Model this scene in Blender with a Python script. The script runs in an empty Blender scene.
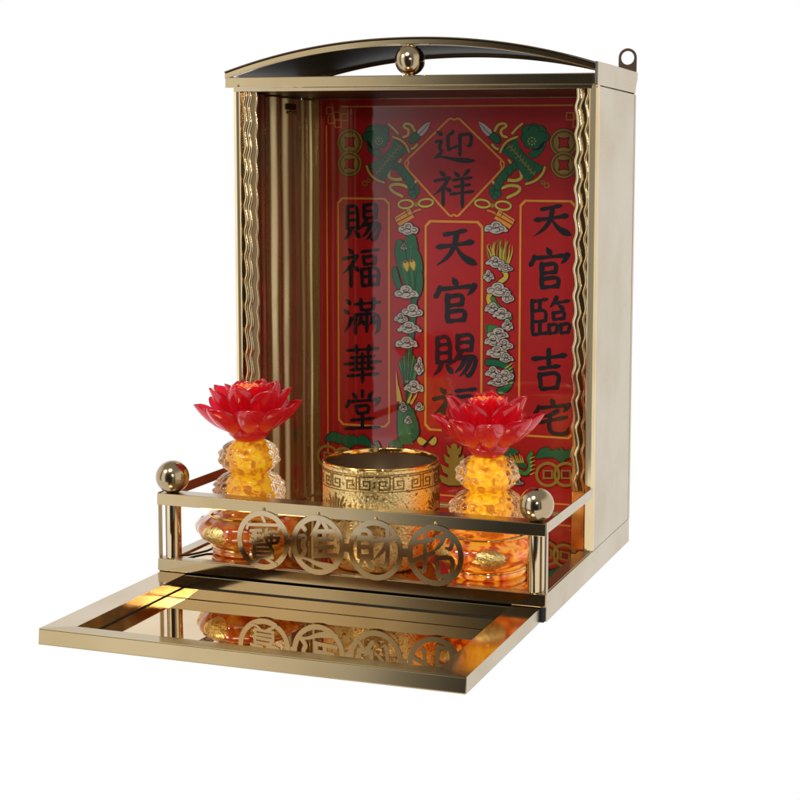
import bpy, bmesh, math, random
from mathutils import Vector, Matrix, noise
random.seed(7)
CM = 0.01
pi = math.pi
sc = bpy.context.scene
COL = sc.collection

# ------------------------------------------------------------------ materials
def newmat(name):
    m = bpy.data.materials.new(name); m.use_nodes = True
    nt = m.node_tree
    return m, nt, nt.nodes['Principled BSDF']

def metal(name, col, rough=.18, bump=0., bscale=(1, 1, 1), var=.06, detail=3, bdist=.0004, cvar=.08):
    """polished / brushed metal: noise drives roughness, colour and a faint bump"""
    m, nt, b = newmat(name); N, L = nt.nodes, nt.links
    tc = N.new('ShaderNodeTexCoord')
    mp = N.new('ShaderNodeMapping'); mp.inputs['Scale'].default_value = bscale
    L.new(tc.outputs['Object'], mp.inputs[0])
    nz = N.new('ShaderNodeTexNoise'); nz.inputs['Scale'].default_value = 60; nz.inputs['Detail'].default_value = detail
    L.new(mp.outputs[0], nz.inputs['Vector'])
    n2 = N.new('ShaderNodeTexNoise'); n2.inputs['Scale'].default_value = 14; n2.inputs['Detail'].default_value = 5
    L.new(tc.outputs['Object'], n2.inputs['Vector'])
    mr = N.new('ShaderNodeMapRange'); mr.inputs[1].default_value = .3; mr.inputs[2].default_value = .7
    mr.inputs[3].default_value = max(.01, rough - var); mr.inputs[4].default_value = rough + var
    L.new(n2.outputs[0], mr.inputs[0]); L.new(mr.outputs[0], b.inputs['Roughness'])
    mc = N.new('ShaderNodeMixRGB'); mc.inputs[1].default_value = (*col, 1)
    mc.inputs[2].default_value = (*[c * (1 - cvar) * k for c, k in zip(col, (1, .97, .9))], 1)
    mr2 = N.new('ShaderNodeMapRange'); mr2.inputs[1].default_value = .4; mr2.inputs[2].default_value = .65
    L.new(n2.outputs[0], mr2.inputs[0]); L.new(mr2.outputs[0], mc.inputs[0])
    L.new(mc.outputs[0], b.inputs['Base Color'])
    b.inputs['Metallic'].default_value = 1
    if bump:
        bp = N.new('ShaderNodeBump'); bp.inputs['Strength'].default_value = bump; bp.inputs['Distance'].default_value = bdist
        L.new(nz.outputs[0], bp.inputs['Height']); L.new(bp.outputs[0], b.inputs['Normal'])
    return m

def solid(name, col, rough=.4, **kw):
    m, nt, b = newmat(name)
    b.inputs['Base Color'].default_value = (*col, 1); b.inputs['Roughness'].default_value = rough
    for k, v in kw.items(): b.inputs[k.replace('_', ' ')].default_value = v
    return m

def ink(name, col, var=.15):
    """printed ink under one glossy lacquer coat"""
    m, nt, b = newmat(name); N, L = nt.nodes, nt.links
    tc = N.new('ShaderNodeTexCoord'); nz = N.new('ShaderNodeTexNoise')
    nz.inputs['Scale'].default_value = 90; nz.inputs['Detail'].default_value = 4
    L.new(tc.outputs['Object'], nz.inputs['Vector'])
    mx = N.new('ShaderNodeMixRGB'); mx.inputs[1].default_value = (*[c * (1 - var) for c in col], 1)
    mx.inputs[2].default_value = (*[min(1, c * (1 + var)) for c in col], 1)
    L.new(nz.outputs[0], mx.inputs[0]); L.new(mx.outputs[0], b.inputs['Base Color'])
    b.inputs['Roughness'].default_value = .5
    b.inputs['Coat Weight'].default_value = 1; b.inputs['Coat Roughness'].default_value = .045
    b.inputs['Coat IOR'].default_value = 1.66; b.inputs['Specular IOR Level'].default_value = .2
    return m

CH = (.51, .405, .25)
M_frame = metal('champagne_steel', CH, .11, .10, (.15, 1, 1))
M_front = metal('champagne_steel_front', (.48, .375, .215), .085, .05, (.12, 1, 1), .03)
M_side = metal('satin_side_panel', (.54, .455, .33), .25, .07, (1, 1, .08), .04, cvar=.07)
M_post = metal('polished_post_gold', (.80, .64, .39), .14, .03, (1, 1, .1), .03)
M_wall = metal('streaked_wall_gold', (.56, .425, .235), .27, .22, (1, 1, .03), .08, bdist=.0006)
M_mirror = metal('mirror_gold_floor', (.74, .53, .30), .035, .2, (.3, .3, .3), .02, detail=1)
M_dmirror = metal('mirror_gold_tray', (.74, .56, .33), .02, .22, (.25, .25, .25), .012, detail=1)
M_ball = metal('ball_gold', (.48, .375, .235), .15, .05, (1, 1, 1), .04)
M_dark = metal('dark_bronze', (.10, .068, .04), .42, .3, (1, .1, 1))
M_hanger = metal('dark_hanger_steel', (.16, .12, .085), .3, .2)

M_rib = metal('rib_gold', (.74, .58, .34), .19, 0, (1, 1, .1), .03)
M_back = metal('post_backing_bronze', (.20, .13, .065), .2, .05, (1, 1, .1))
M_black = solid('gap_shade_and_seam_black', (.008, .007, .006), .7)
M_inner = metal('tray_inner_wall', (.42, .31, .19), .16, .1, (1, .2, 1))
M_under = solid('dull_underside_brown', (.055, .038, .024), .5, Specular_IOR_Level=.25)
# poster inks
K_red = ink('poster_red', (.41, .008, .010), .1)
K_black = ink('poster_black', (.006, .006, .010))
K_yel = ink('poster_gold_line', (.68, .27, .035))
K_oliv = ink('poster_olive_gold', (.30, .20, .03))
K_lem = ink('poster_yellow', (.55, .42, .06))
K_grn = ink('poster_green', (.008, .115, .045))
K_grn2 = ink('poster_leaf_green', (.05, .20, .04))
K_wht = ink('poster_white', (.46, .41, .35))
K_dkr = ink('poster_dark_red', (.20, .004, .006), .1)
K_org = ink('poster_orange', (.60, .16, .02))

def mat_burner(name, col=(.83, .56, .20)):
    m, nt, b = newmat(name); N, L = nt.nodes, nt.links
    tc = N.new('ShaderNodeTexCoord')
    vo = N.new('ShaderNodeTexVoronoi'); vo.inputs['Scale'].default_value = 620; vo.feature = 'SMOOTH_F1'
    L.new(tc.outputs['Object'], vo.inputs['Vector'])
    nz = N.new('ShaderNodeTexNoise'); nz.inputs['Scale'].default_value = 420; nz.inputs['Detail'].default_value = 3
    L.new(tc.outputs['Object'], nz.inputs['Vector'])
    ad = N.new('ShaderNodeMath'); ad.operation = 'ADD'
    L.new(vo.outputs[0], ad.inputs[0]); L.new(nz.outputs[0], ad.inputs[1])
    bp = N.new('ShaderNodeBump'); bp.inputs['Strength'].default_value = .75; bp.inputs['Distance'].default_value = .0006
    L.new(ad.outputs[0], bp.inputs['Height']); L.new(bp.outputs[0], b.inputs['Normal'])
    n3 = N.new('ShaderNodeTexNoise'); n3.inputs['Scale'].default_value = 420; n3.inputs['Detail'].default_value = 2
    L.new(tc.outputs['Object'], n3.inputs['Vector'])
    cr = N.new('ShaderNodeValToRGB')
    cr.color_ramp.elements[0].position = .30; cr.color_ramp.elements[0].color = (.30, .15, .03, 1)
    cr.color_ramp.elements[1].position = .43; cr.color_ramp.elements[1].color = (*col, 1)
    L.new(n3.outputs[0], cr.inputs[0]); L.new(cr.outputs[0], b.inputs['Base Color'])
    b.inputs['Metallic'].default_value = 1; b.inputs['Roughness'].default_value = .36
    return m
M_burner = mat_burner('embossed_gold', (.98, .74, .33))
M_bgold = metal('burner_polished_gold', (.84, .53, .17), .09, .05)
M_fret = solid('fret_dark_gold', (.30, .16, .04), .35, Metallic=1.)
M_filig = mat_burner('filigree_gold', (.98, .70, .26))
M_inside = solid('burner_inside_brown', (.16, .10, .05), .4, Metallic=.6)

def mat_petal():
    m, nt, b = newmat('red_resin_petal'); N, L = nt.nodes, nt.links
    tc = N.new('ShaderNodeTexCoord'); nz = N.new('ShaderNodeTexNoise'); nz.inputs['Scale'].default_value = 45
    L.new(tc.outputs['Object'], nz.inputs['Vector'])
    mx = N.new('ShaderNodeMixRGB'); mx.inputs[1].default_value = (.68, .006, .028, 1); mx.inputs[2].default_value = (.90, .02, .05, 1)
    L.new(nz.outputs[0], mx.inputs[0])
    lw_ = N.new('ShaderNodeLayerWeight'); lw_.inputs[0].default_value = .35
    m3 = N.new('ShaderNodeMixRGB'); m3.inputs[2].default_value = (.72, .22, .34, 1); L.new(mx.outputs[0], m3.inputs[1])
    ml = N.new('ShaderNodeMath'); ml.operation = 'MULTIPLY'; ml.inputs[1].default_value = .38; L.new(lw_.outputs['Facing'], ml.inputs[0]); L.new(ml.outputs[0], m3.inputs[0])
    L.new(m3.outputs[0], b.inputs['Base Color'])
    b.inputs['Roughness'].default_value = .17
    b.inputs['Transmission Weight'].default_value = .82
    b.inputs['IOR'].default_value = 1.42
    b.inputs['Coat Weight'].default_value = .5; b.inputs['Coat Roughness'].default_value = .15
    b.inputs['Emission Color'].default_value = (1, .006, .02, 1); b.inputs['Emission Strength'].default_value = .06
    return m
M_petal = mat_petal()

def mat_core(name, s):
    m, nt, b = newmat(name); N, L = nt.nodes, nt.links
    tc = N.new('ShaderNodeTexCoord'); nz = N.new('ShaderNodeTexNoise'); nz.inputs['Scale'].default_value = 190; nz.inputs['Detail'].default_value = 2
    L.new(tc.outputs['Object'], nz.inputs['Vector'])
    cr = N.new('ShaderNodeValToRGB')
    e = cr.color_ramp.elements
    e[0].position = .38; e[0].color = (.45, .11, .001, 1)
    e[1].position = .62; e[1].color = (1.0, .64, .010, 1)
    x = e.new(.5); x.color = (.98, .43, .003, 1)
    L.new(nz.outputs[0], cr.inputs[0])
    lw_ = N.new('ShaderNodeLayerWeight'); lw_.inputs[0].default_value = .4
    m3 = N.new('ShaderNodeMixRGB'); m3.inputs[2].default_value = (.62, .20, .002, 1); L.new(cr.outputs[0], m3.inputs[1])
    L.new(lw_.outputs['Facing'], m3.inputs[0]); L.new(m3.outputs[0], b.inputs['Emission Color'])
    b.inputs['Emission Strength'].default_value = s
    b.inputs['Base Color'].default_value = (.45, .2, .01, 1); b.inputs['Roughness'].default_value = .4
    return m

def mat_glass():
    m, nt, b = newmat('dimpled_crystal')
    b.inputs['Base Color'].default_value = (1, .86, .62, 1)
    b.inputs['Transmission Weight'].default_value = 1; b.inputs['Roughness'].default_value = .02; b.inputs['IOR'].default_value = 1.45
    return m
M_glass = mat_glass()

def mat_base(name, glow, tint):
    m, nt, b = newmat(name); N, L = nt.nodes, nt.links
    tc = N.new('ShaderNodeTexCoord'); nz = N.new('ShaderNodeTexNoise'); nz.inputs['Scale'].default_value = 95; nz.inputs['Detail'].default_value = 4
    nz.inputs['Distortion'].default_value = .8
    L.new(tc.outputs['Object'], nz.inputs['Vector'])
    cr = N.new('ShaderNodeValToRGB'); e = cr.color_ramp.elements
    e[0].position = .40; e[0].color = (.20, .008, .001, 1)
    e[1].position = .60; e[1].color = (1, .46, .03, 1)
    x = e.new(.5); x.color = (.75, .10, .004, 1)
    L.new(nz.outputs[0], cr.inputs[0]); L.new(cr.outputs[0], b.inputs['Emission Color'])
    b.inputs['Emission Strength'].default_value = glow
    b.inputs['Base Color'].default_value = (*tint, 1); b.inputs['Roughness'].default_value = .12
    b.inputs['Coat Weight'].default_value = 1; b.inputs['Coat Roughness'].default_value = .05; b.inputs['Coat IOR'].default_value = 1.6
    return m

# ------------------------------------------------------------------ mesh builder (units: cm)
class MB:
    def __init__(s): s.v = []; s.f = []; s.m = []; s.sm = []
    def add(s, vs, fs, mi=0, smooth=False):
        o = len(s.v); s.v += [tuple(v) for v in vs]
        for f in fs: s.f.append(tuple(o + i for i in f)); s.m.append(mi); s.sm.append(smooth)
    def box(s, x0, x1, y0, y1, z0, z1, bev=.05, mi=0, tilt=0.):
        bm = bmesh.new(); bmesh.ops.create_cube(bm, size=1)
        for v in bm.verts:
            top = v.co.z > 0
            v.co = Vector((x0 if v.co.x < 0 else x1, (y0 + (tilt if top else 0)) if v.co.y < 0 else y1, z1 if top else z0))
        if bev: bmesh.ops.bevel(bm, geom=bm.edges[:], offset=bev, segments=2, affect='EDGES', profile=.5)
        bm.verts.index_update()
        s.add([v.co[:] for v in bm.verts], [[v.index for v in f.verts] for f in bm.faces], mi); bm.free()
    def lathe(s, prof, cx=0, cy=0, seg=48, mi=0, fn=None, cap=True):
        vs = []
        for r, z in prof:
            for k in range(seg):
                a = 2 * pi * k / seg; rr = r
                if fn: rr = fn(r, z, a)
                vs.append((cx + rr * math.cos(a), cy + rr * math.sin(a), z))
        fs = []
        for i in range(len(prof) - 1):
            for k in range(seg):
                k2 = (k + 1) % seg
                fs.append((i * seg + k, i * seg + k2, (i + 1) * seg + k2, (i + 1) * seg + k))
        if cap and prof[0][0] > 1e-4: fs.append(tuple(reversed(range(seg))))
        if cap and prof[-1][0] > 1e-4: fs.append(tuple(range((len(prof) - 1) * seg, len(prof) * seg)))
        s.add(vs, fs, mi, True)
    def sphere(s, c, r, mi=0, seg=40, rings=24, sz=1):
        s.lathe([(max(1e-5, r * math.sin(pi * i / rings)), c[2] - r * sz * math.cos(pi * i / rings)) for i in range(rings + 1)], c[0], c[1], seg, mi)
    def tube(s, pts, r, seg=12, mi=0, closed=False):
        P = [Vector(p) for p in pts]; n = len(P); vs = []
        up = Vector((0, 0, 1))
        for i, p in enumerate(P):
            a = P[(i - 1) % n] if (closed or i > 0) else p; b = P[(i + 1) % n] if (closed or i < n - 1) else p
            t = (b - a).normalized()
            u = up.cross(t)
            if u.length < 1e-3: u = Vector((1, 0, 0)).cross(t)
            u.normalize(); w = t.cross(u)
            rr = r[i] if isinstance(r, (list, tuple)) else r
            for k in range(seg):
                an = 2 * pi * k / seg; vs.append(p + u * rr * math.cos(an) + w * rr * math.sin(an))
        fs = []
        for i in range(n if closed else n - 1):
            j = (i + 1) % n
            for k in range(seg):
                k2 = (k + 1) % seg; fs.append((i * seg + k, i * seg + k2, j * seg + k2, j * seg + k))
        if not closed: fs.append(tuple(reversed(range(seg)))); fs.append(tuple(range((n - 1) * seg, n * seg)))
        s.add(vs, fs, mi, True)
    def prism(s, poly, y0, y1, mi=0):
        """polygon in x,z pushed from y0 (front) to y1"""
        n = len(poly)
        vs = [(x, y0, z) for x, z in poly] + [(x, y1, z) for x, z in poly]
        fs = [tuple(range(n)), tuple(reversed(range(n, 2 * n)))] + [(i, i + n, (i + 1) % n + n, (i + 1) % n) for i in range(n)]
        s.add(vs, fs, mi)
    def sweep(s, prof, path, mi=0, smooth=False):
        """prof: list of (a,b) ; path: fn(i)->f(a,b)"""
        n = len(prof); vs = []
        for fr in path:
            for a, b in prof: vs.append(fr(a, b))
        fs = []
        for i in range(len(path) - 1):
            for k in range(n):
                k2 = (k + 1) % n; fs.append((i * n + k, i * n + k2, (i + 1) * n + k2, (i + 1) * n + k))
        fs.append(tuple(reversed(range(n)))); fs.append(tuple(range((len(path) - 1) * n, len(path) * n)))
        s.add(vs, fs, mi, smooth)
    def build(s, name, mats, parent=None, org=(0, 0, 0), fix=True):
        me = bpy.data.meshes.new(name)
        me.from_pydata([((v[0] - org[0]) * CM, (v[1] - org[1]) * CM, (v[2] - org[2]) * CM) for v in s.v], [], s.f)
        if not isinstance(mats, (list, tuple)): mats = [mats]
        for m in mats: me.materials.append(m)
        me.polygons.foreach_set('material_index', s.m); me.polygons.foreach_set('use_smooth', s.sm)
        if fix:
            bm = bmesh.new(); bm.from_mesh(me); bmesh.ops.recalc_face_normals(bm, faces=bm.faces); bm.to_mesh(me); bm.free()
        me.update()
        o = bpy.data.objects.new(name, me); COL.objects.link(o)
        if parent: o.parent = parent
        return o

def thing(name, label, cat, loc_cm, rotz=0, group=None):
    o = bpy.data.objects.new(name, None); COL.objects.link(o); o.empty_display_size = .02
    o.location = [c * CM for c in loc_cm]; o.rotation_euler = (0, 0, rotz)
    o['label'] = label; o['category'] = cat
    if group: o['group'] = group
    return o

# ------------------------------------------------------------------ brush strokes
def chaikin(P, it=2):
    for _ in range(it):
        Q = [P[0]]
        for a, b in zip(P, P[1:]):
            Q.append((a[0] * .75 + b[0] * .25, a[1] * .75 + b[1] * .25)); Q.append((a[0] * .25 + b[0] * .75, a[1] * .25 + b[1] * .75))
        Q.append(P[-1]); P = Q
    return P
def interp(tab, t):
    for (t0, w0), (t1, w1) in zip(tab, tab[1:]):
        if t <= t1: return w0 + (w1 - w0) * (t - t0) / max(1e-6, t1 - t0)
    return tab[-1][1]
PROF = {'h': [(0, .7), (.08, 1.15), (.2, .8), (.5, .6), (.8, .8), (.93, 1.3), (1, .6)],
        'v': [(0, .8), (.08, 1.25), (.2, .95), (.5, .8), (.85, 1.0), (1, .5)],
        'p': [(0, 1.1), (.3, .95), (.7, .7), (1, .12)],
        'n': [(0, .35), (.35, .8), (.75, 1.55), (.88, 1.1), (1, .1)],
        'd': [(0, .35), (.5, 1.1), (.85, 1.15), (1, .7)],
        'b': [(0, .85), (.5, .8), (1, .85)],
        'k': [(0, .9), (.6, .85), (.85, 1.0), (1, .15)],
        'c': [(0, 1), (1, 1)]}
def stroke_poly(pts, w, kind='c', it=2, cap=True):
    P = chaikin(pts, it) if len(pts) > 2 else [(pts[0][0] + (pts[1][0] - pts[0][0]) * k / 6, pts[0][1] + (pts[1][1] - pts[0][1]) * k / 6) for k in range(7)]
    L = [0]
    for a, b in zip(P, P[1:]): L.append(L[-1] + math.hypot(b[0] - a[0], b[1] - a[1]))
    T = L[-1] or 1; left = []; right = []
    for i, p in enumerate(P):
        a = P[max(0, i - 1)]; b = P[min(len(P) - 1, i + 1)]
        dx, dy = b[0] - a[0], b[1] - a[1]; d = math.hypot(dx, dy) or 1; dx /= d; dy /= d
        hw = .5 * w * interp(PROF[kind], L[i] / T)
        if cap and i == 0:
            for an in (75, 45, 15):
                an = math.radians(an); r = hw
                left.append((p[0] - dx * r * math.sin(an) * .8 - dy * r * math.cos(an), p[1] - dy * r * math.sin(an) * .8 + dx * r * math.cos(an)))
                right.append((p[0] - dx * r * math.sin(an) * .8 + dy * r * math.cos(an), p[1] - dy * r * math.sin(an) * .8 - dx * r * math.cos(an)))
        left.append((p[0] - dy * hw, p[1] + dx * hw)); right.append((p[0] + dy * hw, p[1] - dx * hw))
        if cap and i == len(P) - 1:
            for an in (15, 45, 75):
                an = math.radians(an); r = hw
                left.append((p[0] + dx * r * math.sin(an) * .8 - dy * r * math.cos(an), p[1] + dy * r * math.sin(an) * .8 + dx * r * math.cos(an)))
                right.append((p[0] + dx * r * math.sin(an) * .8 + dy * r * math.cos(an), p[1] + dy * r * math.sin(an) * .8 - dx * r * math.cos(an)))
    return left, right

G = {}
G['tian'] = "h 25,22 72,12|h 10,50 50,45 88,38|p 52,18 47,50 32,74 8,92|n 48,46 66,74 97,90"
G['guan'] = "d 46,0 54,14|k 18,20 14,32 6,44|h 18,24 92,17|p 93,15 89,26 78,37|v 34,36 34,96|b 34,41 68,35 65,58|h 34,60 64,57|b 34,74 74,68 70,92|h 34,94 72,90"
G['ci'] = "v 12,10 12,68|b 12,12 38,8 38,68|h 14,28 36,26|h 14,46 36,44|h 10,66 42,62|p 20,68 16,82 4,94|d 30,70 42,88|v 54,6 54,42|b 54,9 86,3 82,40|h 56,23 80,21|h 54,41 82,38|p 60,44 52,58 42,68|k 54,57 94,50 88,80 76,98 68,88|p 70,56 62,76 48,88|p 82,55 74,80 58,96"
G['fu'] = "d 18,2 28,13|b 4,27 40,19|p 38,20 24,46 2,64|v 24,44 24,98|d 30,44 42,56|h 50,9 92,4|v 55,20 57,42|b 55,23 86,18 82,40|h 56,41 82,38|v 50,52 53,96|b 50,54 94,47 90,92|h 53,72 88,69|v 71,52 71,92|h 52,94 91,90"
G['man'] = "d 8,6 19,18|d 3,33 14,43|p 22,56 16,74 4,92|h 30,19 95,13|v 46,5 47,34|v 78,3 77,32|h 46,34 78,31|v 32,46 32,98|k 32,47 93,41 90,90 80,96|p 47,54 44,66 38,76|d 47,60 56,72|p 76,53 74,64 67,74|d 76,58 86,70|v 61,33 61,92"
G['hua'] = "h 10,14 90,9|v 34,1 36,24|v 67,0 64,23|h 20,33 80,28|h 4,50 96,43|h 20,65 80,60|v 33,33 34,64|v 66,30 66,62|v 50,22 50,99|h 12,81 90,75"
G['tang'] = "v 50,0 50,18|d 24,7 34,20|d 77,4 66,18|k 14,26 12,36 5,44|h 12,29 92,23|p 93,21 90,30 82,40|v 33,38 36,58|b 33,41 68,36 64,56|h 36,58 64,55|h 20,75 80,70|v 50,58 50,95|h 4,96 96,92"
G['lin'] = "v 9,7 10,94|h 10,11 44,5|v 27,9 27,32|b 10,35 42,31 40,60|h 10,62 40,59|v 27,62 27,90|h 10,94 47,89|p 66,0 60,14 50,26|h 60,15 95,9|d 70,19 82,30|b 57,40 86,35 82,54|v 58,38 59,56|h 58,56 82,53|v 48,68 49,92|b 48,70 68,66 65,88|h 48,91 66,88|v 75,67 76,90|b 75,69 98,64 93,88|h 75,90 95,87"
G['ji'] = "h 10,23 50,20 92,14|v 50,0 50,42|h 26,46 76,40|v 27,58 32,97|b 27,61 78,54 70,92|h 32,95 72,91"
G['zhai'] = "d 48,0 55,13|k 18,19 14,30 6,40|h 18,23 91,16|p 92,14 88,24 79,34|p 64,31 46,42 26,48|h 12,63 88,47|k 46,43 42,74 52,92 88,92 92,74"
G['ying'] = "d 8,6 20,18|b 6,38 22,34 12,56 22,66 8,82|n 2,86 20,80 54,92 99,94|p 46,8 40,16 30,22|v 34,20 35,58|h 34,62 56,50|v 62,16 62,80|k 62,19 90,12 87,52 76,48"
G['xiang'] = "d 16,2 28,14|b 4,28 40,20|p 38,20 24,46 2,66|v 24,44 24,96|d 30,46 42,56|d 52,4 62,16|p 86,0 80,8 72,16|h 48,26 94,19|h 52,44 90,38|h 42,64 98,56|v 71,20 71,100"
G['bao'] = "d 48,0 54,10|k 14,17 10,30|h 14,19 91,15|p 92,14 90,22 84,30|h 20,32 46,29|h 22,42 44,40|v 32,30 32,54|h 18,55 46,51|p 60,26 54,36|h 58,34 86,31|v 70,32 70,54|h 54,44 90,41|b 58,46 60,56 86,53 86,44|v 28,60 29,88|b 28,61 73,57 72,86|h 30,70 72,67|h 30,78 72,76|h 28,88 74,85|p 42,88 34,96 18,100|d 58,88 82,100"
G['jin'] = "d 8,8 20,20|b 6,36 22,32 12,54 22,64 8,80|n 2,84 20,78 54,92 99,94|p 54,0 46,16 32,32|v 44,22 44,74|d 64,2 72,13|h 44,22 90,18|h 46,38 86,35|v 66,20 66,70|h 46,54 86,51|h 42,72 94,68"
G['cai'] = "v 12,10 12,68|b 12,12 40,8 40,68|h 14,28 38,26|h 14,46 38,44|h 12,66 42,63|p 20,68 16,82 4,92|d 30,70 44,88|h 50,30 98,22|k 78,2 78,86 62,78|p 77,32 68,50 46,70"
G['zhao'] = "h 4,28 44,18|k 27,0 27,90 12,80|h 2,64 46,44|k 52,12 90,6 86,36 72,32|p 70,10 62,28 46,42|v 54,52 57,94|b 54,55 92,49 86,90|h 56,93 88,89"
def parse(g):
    out = []
    for st in G[g].split('|'):
        t = st.split(' '); out.append((t[0], [tuple(float(c) for c in p.split(',')) for p in t[1:]]))
    return out

# ------------------------------------------------------------------ the shrine
ORG = (17, 14, 0)
shrine = thing('household_shrine', 'gold metal household altar cabinet with red inscribed back panel and pulled out mirror tray', 'shrine', ORG)
def part(mb, name, mats, parent=None): return mb.build(name, mats, parent or shrine, ORG)
FY, CY, DY = 0., 13.94, 27.8       # front edge, cabinet front, rear
W = 34.

# platform
m = MB()
m.box(.12, W - .12, .35, DY - .1, 1.85, 2.10, .02)
platform = part(m, 'platform', M_mirror)
m = MB()
m.box(0, W, -.02, .30, 1.22, 2.22, .04, tilt=.07)
part(m, 'front_band', M_front, platform)
m = MB()
for x0, x1 in ((0, .14), (W - .14, W)):
    m.box(x0, x1, .32, DY, 0, 2.22, .03)
m.box(.16, W - .16, DY - .14, DY, 0, 2.2, .03)
part(m, 'skirt', M_side, platform)
m = MB()
m.box(.15, 1.2, .32, DY - .2, 2.11, 2.25, .03)
m.box(W - 1.2, W - .15, .32, DY - .2, 2.11, 2.25, .03)
m.box(1.22, W - 1.22, .32, 1.0, 2.11, 2.25, .03)
part(m, 'rim_ledge', M_side, platform)

m = MB()  # black panels added to fill the gap around the drawer with shade
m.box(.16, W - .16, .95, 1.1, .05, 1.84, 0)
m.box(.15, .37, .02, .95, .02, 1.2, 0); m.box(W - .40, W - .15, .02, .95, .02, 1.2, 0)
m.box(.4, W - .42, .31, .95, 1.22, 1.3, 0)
part(m, 'slide_gap_shade', M_black, platform)
# drawer: pulled-out mirror tray
DX0, DX1, DF, DB = .38, W - .42, -16.95, .9
m = MB()
T = 1.12
m.box(DX0, DX0 + .12, DF, DB, 0, T, .03)
m.box(DX1 - .12, DX1, DF, DB, 0, T, .03)
m.box(DX0 + .05, DX1 - .05, DF + .02, DB - .02, .004, .032, 0)
drawer = part(m, 'drawer', M_side)
m = MB()
def mitre(m, pts, z0, z1, mi=0):
    n = len(pts); m.add([(x, y, z0) for x, y in pts] + [(x, y, z1) for x, y in pts],
        [tuple(reversed(range(n))), tuple(range(n, 2 * n))] + [(i, (i + 1) % n, (i + 1) % n + n, i + n) for i in range(n)], mi)
RW, RF = 2.35, 1.25
m.box(DX0 + .02, DX1 - .02, DF - .16, DF - .005, -.0 + .01, T, .035, tilt=.10)
mitre(m, [(DX0, DF), (DX1, DF), (DX1 - RW, DF + RF), (DX0 + RW, DF + RF)], T + .002, T + .06)
part(m, 'front_rail', M_front, drawer)
m = MB()
mitre(m, [(DX0, DF + .02), (DX0 + RW, DF + RF + .02), (DX0 + RW, DB - .8), (DX0, DB - .8)], T + .002, T + .06)
M_rim = metal('tray_rim_steel', (.60, .48, .33), .10, .06, (.3, 1, 1), .03)
part(m, 'side_rail', M_rim, drawer)
m = MB()
mitre(m, [(DX1, DF + .02), (DX1, DB - .8), (DX1 - RW, DB - .8), (DX1 - RW, DF + RF + .02)], T + .002, T + .06)
part(m, 'side_rail', M_rim, drawer)
m = MB()
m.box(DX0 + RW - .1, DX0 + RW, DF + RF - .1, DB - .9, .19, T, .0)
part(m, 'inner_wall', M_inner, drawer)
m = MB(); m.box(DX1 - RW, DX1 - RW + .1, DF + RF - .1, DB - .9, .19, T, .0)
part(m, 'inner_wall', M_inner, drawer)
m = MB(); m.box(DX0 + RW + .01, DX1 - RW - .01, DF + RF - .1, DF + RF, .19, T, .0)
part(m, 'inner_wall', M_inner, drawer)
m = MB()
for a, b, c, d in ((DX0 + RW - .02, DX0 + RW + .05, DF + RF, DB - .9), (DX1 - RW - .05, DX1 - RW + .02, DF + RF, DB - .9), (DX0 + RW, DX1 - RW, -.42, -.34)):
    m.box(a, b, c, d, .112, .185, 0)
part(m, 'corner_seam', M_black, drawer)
m = MB(); m.box(DX0 + .2, DX1 - .2, -.34, -.15, .19, 1.10, .03, tilt=.05)
part(m, 'rear_rail', M_front, drawer)
m = MB(); m.box(DX0 + .15, DX1 - .15, DF + .02, DB, .04, .11, 0)
part(m, 'tray_mirror', M_dmirror, drawer)

# back panel and side panels
m = MB(); m.box(.15, W - .15, DY - .1, DY, 2.2, 44.0, .02)
back = part(m, 'back_panel', M_wall)
m = MB()
m.box(W - .12, W, CY + .62, DY - .55, 2.26, 42.0, .03)
m.box(W - .16, W + .03, DY - .55, DY, 2.24, 42.0, .04)       # rear flange
part(m, 'side_panel', M_side)
m = MB()
m.box(0, .12, CY + .62, DY - .1, 2.26, 42.0, .03)
# inner fluted lining of the left wall
prof = []
n = 90
for i in range(n + 1):
    y = CY + .9 + (DY - .15 - CY - .9) * i / n
    q = (y - CY)
    d = .48 + .36 * math.sin(q * 1.75 + 1.2 * math.sin(q * .8) + .9) + .05 * math.sin(q * 4.7)
    if q > 10.8: d += 1.0 * ((q - 10.8) / 2.9) ** 1.5 + .16 * math.sin((q - 10.8) * 4.2)
    prof.append((d + .1, y))
vs = []
for zi in range(13):
    z = 2.2 + (41.7 - 2.2) * zi / 12
    for d, y in prof: vs.append((d + .035 * math.sin(zi * 1.1 + y * .8), y, z))
k = n + 1
m.add(vs, [(a * k + b, a * k + b + 1, (a + 1) * k + b + 1, (a + 1) * k + b) for a in range(12) for b in range(n)], 1, True)
part(m, 'side_panel', [M_side, M_wall])
m = MB()   # solid dark marks in place of a hanger's reflection, high on left wall
m.box(.75, 1.0, 23.2, 24.9, 40.6, 41.2, .04); m.sphere((1.0, 23.4, 40.35), .17, seg=10, rings=8); m.sphere((1.0, 24.6, 40.35), .17, seg=10, rings=8)
part(m, 'reflected_hanger_marks', M_hanger)
m = MB()
m.box(W - .75, W - .2, CY + 1.0, DY - .2, 2.3, 41.8, .1)
part(m, 'inner_lining', M_wall)

# ceiling, roof and crossbar
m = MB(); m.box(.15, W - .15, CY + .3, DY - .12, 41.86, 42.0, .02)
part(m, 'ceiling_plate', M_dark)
m = MB()
m.box(-.6, W - .3, CY - .35, CY + .12, 42.12, 43.05, .07, tilt=.05)
crossbar = part(m, 'crossbar', M_front)
m = MB(); m.box(.1, W - .5, CY - .05, CY + .35, 41.78, 42.10, .03)
part(m, 'ledge', M_frame, crossbar)
m = MB(); m.sphere((-.05 + .75, CY - .36, 42.3), .13, seg=12, rings=8, sz=1)
part(m, 'rivet', M_frame, crossbar)

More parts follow.
